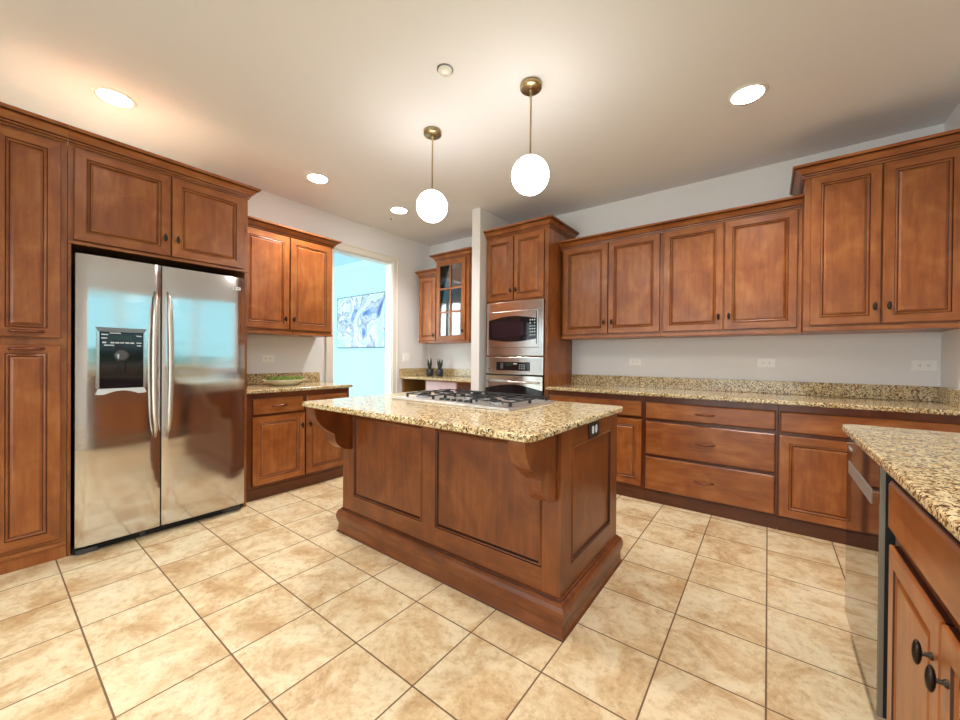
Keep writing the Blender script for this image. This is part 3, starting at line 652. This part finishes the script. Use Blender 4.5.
succulent(-3.600, 3.83, 'dark potted succulent on the nook desk, nearer the partition', 5)

# ---- right side: dishwasher and sink base
R90 = -PI/2
sb = cabinet('sink_base_cabinet', 'wooden sink base cabinet with black knobs at the lower right edge', (0.30, 1.612, 0), R90, 0.90, 0.884, XR-0.30-0.02, toe=True,
    doors=[(0.040, 0.442, 0.122, 0.668, 0.405, 0.572), (0.452, 0.87, 0.122, 0.668, 0.490, 0.572)], drawers=[(0.020, 0.87, 0.705, 0.848, False)])
dw = thing('dishwasher', 'stainless dishwasher with mirror-like door beside the sink cabinet', 'dishwasher', (0.31, 2.268, 0), R90)
MB().box(0.01, 0.60, 0.03, 0.58, 0.02, 0.87).build('tub', DGREY, dw)
dd = MB().box(0.0, 0.605, -0.035, 0.025, 0.105, 0.868).build('door', STEELD, dw, bevel=0.003)
MB().box(0.0, 0.605, -0.0355, -0.034, 0.8685, 0.872).build('top_strip', CHROME, dd)
MB().box(0.02, 0.60, 0.02, 0.03, 0.0, 0.10).build('toe_panel', BLACKP, dw)
MB().box(0.6055, 0.607, -0.022, 0.024, 0.106, 0.867).build('gap_shade_strip', BLACKP, dd)  # black strip standing in for the dark gap beside the door
MB().box(0.6055, 0.609, -0.034, -0.0225, 0.106, 0.867).build('edge_strip', simple('satin_steel', (0.30, 0.26, 0.20, 1), 0.5, 0.7), dd)
MB().box(0.612, 0.652, 0.012, 0.3, 0.0, 0.87).build('gap_shade_filler', BLACKP, dw)  # black panel put in the open gap for its shade
hb = MB(); hb.box(0.06, 0.50, -0.037, -0.0352, 0.722, 0.772); hb.build('handle', simple('brushed_steel', (0.46, 0.43, 0.40, 1), 0.45, 0.7), dd, bevel=0.001)
MB().box(0.065, 0.13, -0.037, -0.0352, 0.824, 0.836).build('badge', LABEL, dd)
ep = MB().box(0.30, XR-0.022, 2.273, 2.290, 0, 0.884).build('end_panel', WV); tag(ep, 'wooden end panel at the far side of the dishwasher', 'panel')
counter('wide granite countertop above the dishwasher in the right foreground', 0.258, XR-0.002, 0.35, 2.305, [('d', 0.035)], splashes=[(XR-0.022, XR-0.002, 0.35, 2.305)])

# ------------------------------------------------------------------ island
IX0, IX1, IY0, IY1 = -2.315, -0.702, 1.508, 2.262
isl = thing('kitchen_island', 'wooden kitchen island with panelled front, corbels and base molding', 'kitchen island', ((IX0+IX1)/2, (IY0+IY1)/2, 0), 0)
cx, cy = (IX0+IX1)/2, (IY0+IY1)/2; hx, hy = (IX1-IX0)/2, (IY1-IY0)/2
b = MB(); b.box(-hx+0.012, hx-0.012, -hy+0.012, hy-0.012, 0, 0.883); b.build('body', [DV], isl)
PANP = [(0, 0.0, 0), (0.003, 0.004, 1), (0.010, -0.004, 0), (0.014, -0.003, 0), (0.020, 0.007, 1), (0.022, 0.008, 0)]
def framed_face(w_, h0, h1, panels, nm):
    """a plate 12 mm thick with recessed panels; local x 0..w_, front y = 0"""
    m = MB(); xs = [0.0]
    for p in panels: xs += [p[0], p[1]]
    xs.append(w_); z0, z1 = panels[0][2], panels[0][3]
    for i in range(0, len(xs), 2): m.box(xs[i], xs[i+1], 0, 0.0115, h0, h1, 0)
    for p in panels:
        m.box(p[0], p[1], 0, 0.0115, h0, z0, 1); m.box(p[0], p[1], 0, 0.0115, z1, h1, 1)
        m.loops(p[0], p[1], z0, z1, PANP, vm=0, hm=1)
    return m
ff = framed_face(2*hx-0.024, 0.0, 0.883, [(0.108, 0.758, 0.262, 0.800), (0.858, 1.512, 0.262, 0.800)], 'front'); o = ff.build('front_panelling', DWOODS, isl, (-hx+0.012, -hy, 0), recalc=False)
o = framed_face(2*hy, 0.0, 0.883, [(0.110, 0.645, 0.262, 0.800)], 'side').build('side_panelling', DWOODS, isl, (hx, -hy, 0), recalc=False); o.rotation_euler = (0, 0, PI/2)
o = framed_face(2*hy, 0.0, 0.883, [(0.110, 0.645, 0.262, 0.800)], 'side').build('side_panelling', DWOODS, isl, (-hx, hy, 0), recalc=False); o.rotation_euler = (0, 0, -PI/2)
bp = [(0, 0), (0.030, 0), (0.029, 0.006), (0.023, 0.012), (0.019, 0.050), (0.021, 0.062), (0.027, 0.078), (0.032, 0.098), (0.031, 0.118), (0.026, 0.136), (0.018, 0.147), (0.010, 0.150), (0.009, 0.157), (0, 0.159)]
# outward is right of travel: clockwise seen from above goes outward left, so walk counter-clockwise reversed
ring = [(-hx, -hy), (hx, -hy), (hx, hy), (-hx, hy)]
MB().sweep(ring, bp, closed=True, mats=[1, 2, 1, 1, 1, 1, 1, 1, 1, 1, 1, 2, 1, 1]).build('base_molding', DWOODS, isl)
MB().box(-hx+0.05, hx-0.05, hy-0.01, hy+0.006, 0.16, 0.86).build('back_doors', DWOODS, isl)
# corbels
def corbel(xc, wd, label=None):
    # outline in (y, z): y = 0 at island face, negative outwards
    pr = [(0, 0.883), (-0.272, 0.883), (-0.272, 0.862), (-0.266, 0.835), (-0.256, 0.808), (-0.242, 0.783), (-0.224, 0.761), (-0.200, 0.739), (-0.172, 0.719), (-0.142, 0.702), (-0.134, 0.697),
          (-0.134, 0.680), (-0.130, 0.660), (-0.122, 0.640), (-0.108, 0.620), (-0.088, 0.602), (-0.064, 0.588), (-0.034, 0.578), (0, 0.574)]
    b = MB(); b.prism(pr, 'x', xc-wd/2, xc+wd/2, 0)
    return b.build('corbel', [DV], isl, (-0.0, -hy, 0), bevel=0.004)
corbel(-0.763-cx, 0.080); corbel(-2.255-cx, 0.095)
to = thing('power_outlet', 'black outlet plate with two white receptacles on the island end', 'outlet', (IX1+0.0005, 1.878, 0.836), PI/2)
MB().box(-0.068, 0.068, -0.006, 0, -0.040, 0.040).build('plate', BLACKP, to, bevel=0.002)
for x in (-0.022, 0.022): MB().lathe([(0.016, -0.009), (0.016, -0.005)], 18, (x, 0, 0), 'y', sx=0.8, sy=1.3).build('receptacle', WHITEP, to)
counter('golden speckled granite island countertop with rounded corners', -2.285, -0.668, 1.185, 2.280, [('a', 0.045), ('b', 0.045), ('c', 0.03), ('d', 0.03)])
# cooktop
ck = thing('gas_cooktop', 'stainless gas cooktop with black cast iron grates on the island', 'cooktop', (-1.525, 1.925, 0.9155), 0)
b = MB(); b.box(-0.465, 0.465, -0.275, 0.275, 0, 0.008); b.box(-0.445, 0.445, -0.255, 0.255, 0.008, 0.012); b.build('steel_tray', simple('tray_steel', (0.85, 0.84, 0.82, 1), 0.34, 1), ck, bevel=0.002)
for x, y, r in ((-0.31, -0.125, 0.045), (-0.31, 0.13, 0.038), (0, 0.02, 0.058), (0.28, 0.13, 0.045), (0.28, -0.125, 0.038)):
    o = MB().lathe([(r*1.15, 0.0125), (r*1.1, 0.022), (r*0.9, 0.024)], 24, (x, y, 0)).build('burner', GREYM, ck)
    MB().lathe([(r*0.85, 0.0245), (r*0.88, 0.030), (r*0.7, 0.034)], 24, (x, y, 0)).build('burner_cap', IRON, o)
def grate(x0, x1, y0, y1):
    g = MB(); zt = 0.040; h = 0.007; t_ = 0.0065
    for yy in (y0, y1-t_): g.box(x0, x1, yy, yy+t_, zt-h, zt)
    for xx in (x0, x1-t_): g.box(xx, xx+t_, y0, y1, zt-h, zt)
    ym = (y0+y1)/2; g.box(x0, x1, ym-t_/2, ym+t_/2, zt-h, zt)
    xm = (x0+x1)/2
    for c in ((y0+ym)/2, (y1+ym)/2):
        for a, b_ in ((x0, xm-0.03), (xm+0.03, x1)): g.box(a, b_, c-t_/2, c+t_/2, zt-h+0.002, zt+0.004)
        for a, b_ in ((c-0.115, c-0.03), (c+0.03, c+0.115)): g.box(xm-t_/2, xm+t_/2, max(a, y0), min(b_, y1), zt-h+0.002, zt+0.004)
    for xx in (x0+0.002, x1-0.012):
        for yy in (y0, ym-0.006, y1-0.012): g.box(xx-0.003, xx+0.013, yy, yy+0.012, 0.0125, zt-h/2)
    g.build('grate', IRON, ck, bevel=0.0025)
grate(-0.395, -0.145, -0.205, 0.225); grate(-0.135, 0.135, -0.12, 0.225); grate(0.145, 0.430, -0.205, 0.225)
for i in range(5): MB().lathe([(0.017, 0.0125), (0.015, 0.022), (0.012, 0.024)], 18, (-0.10+i*0.05, -0.175, 0)).build('burner_knob', BLACKP, ck)

# ------------------------------------------------------------------ bowl
bw = thing('serving_bowl', 'white oval ceramic bowl of green leaves on the left counter', 'bowl', (-3.66, 1.76, 0.9155), 0)
pr = [(0.06, 0), (0.09, 0.0), (0.11, 0.0028), (0.155, 0.028), (0.20, 0.052), (0.205, 0.056), (0.198, 0.056), (0.15, 0.034), (0.09, 0.014)]
MB().lathe(pr, 40, sx=0.62, sy=1.0).build('bowl_body', CERAM, bw)
gm = MB(); rr = random.Random(4)
for i in range(420):
    a = rr.uniform(0, 2*PI); q = math.sqrt(rr.random()); x, y = 0.105*q*math.cos(a), 0.17*q*math.sin(a); z = 0.062+0.012*(1-q)+rr.uniform(-0.012, 0.010)
    s = rr.uniform(0.005, 0.010); gm.ball((x, y, z), s, s, s*0.8, n=6, m=4)
gm.ball((0, 0, 0.054), 0.10, 0.16, 0.010)
o = gm.build('green_leaves', MOSS, loc=(-3.66, 1.76, 0.9155)); tag(o, 'heap of small green leaves filling the white oval bowl', 'plant'); o['kind'] = 'stuff'

# ------------------------------------------------------------------ outlets, switch
def outlet(label, loc, rot, w_=0.118, h_=0.072, vert=False):
    t = thing('power_outlet', label, 'outlet', loc, rot)
    if vert: w_, h_ = h_, w_
    MB().box(-w_/2, w_/2, -0.006, -0.0005, -h_/2, h_/2).build('plate', WHITEP, t, bevel=0.002)
    for s in (-1, 1):
        dx, dz = (0, s*0.021) if vert else (s*0.021, 0)
        o = MB().lathe([(0.0155, -0.008), (0.0155, -0.0055)], 18, (dx, 0, dz), 'y').build('receptacle', WHITEP, t)
        k = MB()
        for q in (-0.005, 0.005):
            if vert: k.box(dx+q-0.0012, dx+q+0.0012, -0.0085, -0.0078, dz-0.002, dz+0.006)
            else: k.box(dx-0.002, dx+0.006, -0.0085, -0.0078, dz+q-0.0012, dz+q+0.0012)
        k.box(dx-0.009, dx-0.006, -0.0085, -0.0078, dz-0.002, dz+0.002)
        k.build('slots', BLACKP, o)
    return t
outlet('white horizontal outlet nearest the oven tower on the back wall', (-1.060, YB-0.0005, 1.166), 0)
outlet('white horizontal outlet on the back wall under the middle of the wall cabinets', (-0.012, YB-0.0005, 1.167), 0)
outlet('white horizontal outlet in the right corner under the tall wall cabinet', (0.866, YB-0.0005, 1.163), 0)
outlet('white horizontal outlet above the counter beside the refrigerator', (XL+0.0005, 1.738, 1.168), L90)
outlet('small white outlet on the nook back wall by the partition', (-3.13, YB-0.0005, 1.17), 0, vert=True)
sw = thing('light_switch', 'white double light switch between the doorway and the nook desk', 'switch', (XL+0.0005, 3.552, 1.19), L90)
MB().box(-0.058, 0.058, -0.006, -0.0005, -0.058, 0.058).build('plate', WHITEP, sw, bevel=0.002)
for x in (-0.024, 0.024): MB().box(x-0.016, x+0.016, -0.010, -0.0062, -0.033, 0.033).build('rocker', WHITEP, sw, bevel=0.002)

# ------------------------------------------------------------------ painting in the far room
pa = thing('canvas_painting', 'abstract blue and white poured-paint canvas on the wall beyond the doorway', 'painting', (-5.70, YB-0.002, 1.36), 0)
MB().box(-0.56, 0.78, -0.038, -0.002, 0, 0.88).build('canvas', ART, pa)
b = MB(); b.box(-0.568, 0.788, -0.04, -0.001, -0.010, -0.0005); b.box(-0.568, 0.788, -0.04, -0.001, 0.8805, 0.890); b.box(-0.568, -0.5605, -0.04, -0.001, -0.0005, 0.8805); b.box(0.7805, 0.788, -0.04, -0.001, -0.0005, 0.8805)
b.build('frame', simple('slim_dark_frame', lin(60, 80, 100), 0.4), pa)

# ------------------------------------------------------------------ lamps
def pendant(x, y, label):
    t = thing('pendant_lamp', label, 'pendant lamp', (x, y, ZC), 0, None)
    MB().lathe([(0.062, -0.0005), (0.064, -0.004), (0.064, -0.026), (0.060, -0.030), (0.012, -0.032)], 40).build('canopy', BRASS, t)
    b = MB(); b.lathe([(0.010, -0.0325), (0.010, -0.05), (0.0055, -0.052), (0.0055, -0.414), (0.012, -0.416), (0.020, -0.428), (0.020, -0.432)], 16); b.build('rod', BRASS, t)
    b = MB(); b.ball((0, 0, -0.541), 0.1105, 0.1105, 0.1105, n=40, m=24); b.build('globe', GLOBE, t)
pendant(-1.139, 1.981, 'brass pendant lamp with white globe, nearer the right wall cabinets')
pendant(-1.940, 1.970, 'brass pendant lamp with white globe, nearer the doorway')
def can(x, y, label, lamp=True, r=0.085):
    t = thing('recessed_light', label, 'ceiling light', (x, y, ZC), 0)
    MB().lathe([(r, -0.007), (r+0.004, -0.006), (r+0.018, -0.003), (r+0.020, -0.0005), (r, -0.0005), (r, -0.007)][:4], 40).build('trim_ring', TRIM, t)
    MB().lathe([(r*0.98, -0.0075), (r*0.7, -0.010), (0.01, -0.011)], 40).build('lens', LENS, t)
    d = bpy.data.lights.new('downlight', 'SPOT'); d.energy = CAN_W; d.color = (1.0, 0.955, 0.90); d.spot_size = 2.35; d.spot_blend = 0.8; d.shadow_soft_size = 0.07
    o = bpy.data.objects.new('downlight', d); C.objects.link(o); o.parent = t; o.location = (0, 0, -0.09)
can(-3.309, 0.517, 'recessed ceiling light above the refrigerator')
can(-3.290, 1.862, 'recessed ceiling light above the left wall cabinets')
can(-3.268, 2.803, 'recessed ceiling light in front of the doorway')
can(-0.116, 2.842, 'recessed ceiling light in front of the right wall cabinets')
can(-1.70, 0.55, 'added recessed ceiling light, unseen, in front of the island')  # unseen downlight added to brighten the floor before the island
can(-0.116, 0.75, 'added recessed ceiling light, unseen, over the dishwasher counter edge')  # second unseen downlight, added for the foreground light
t = thing('sprinkler_cover', 'white round sprinkler cover on the ceiling above the island front', 'sprinkler', (-1.471, 1.59, ZC), 0)
MB().lathe([(0.046, -0.0005), (0.046, -0.004), (0.036, -0.006)], 28).build('ring', GREYM, t)
MB().lathe([(0.040, -0.0062), (0.038, -0.014), (0.01, -0.015)], 28).build('cap', TRIM, t)
t = thing('sprinkler_cover', 'tiny sprinkler beside the recessed light near the doorway', 'sprinkler', (-3.53, 2.91, ZC), 0)
MB().lathe([(0.035, -0.0005), (0.034, -0.004), (0.012, -0.006)], 24).build('ring', TRIM, t)
MB().lathe([(0.009, -0.0062), (0.008, -0.02)], 12).build('head', GREYM, t)

# repeats of one kind share a group
for o in list(C.objects):
    if o.parent is None and 'label' in o:
        k = o.name.split('.')[0]
        g = {'pendant_lamp': 'globe pendants over the island', 'recessed_light': 'recessed ceiling lights', 'wall_cabinet': 'wooden wall cabinets',
             'base_cabinet': 'wooden base cabinets', 'granite_countertop': 'granite countertops', 'potted_succulent': 'potted succulents on the nook desk',
             'sprinkler_cover': 'ceiling sprinklers'}.get(k)
        if k == 'power_outlet' and o['label'].startswith(('white', 'small')): g = 'white wall outlets'
        if g: o['group'] = g
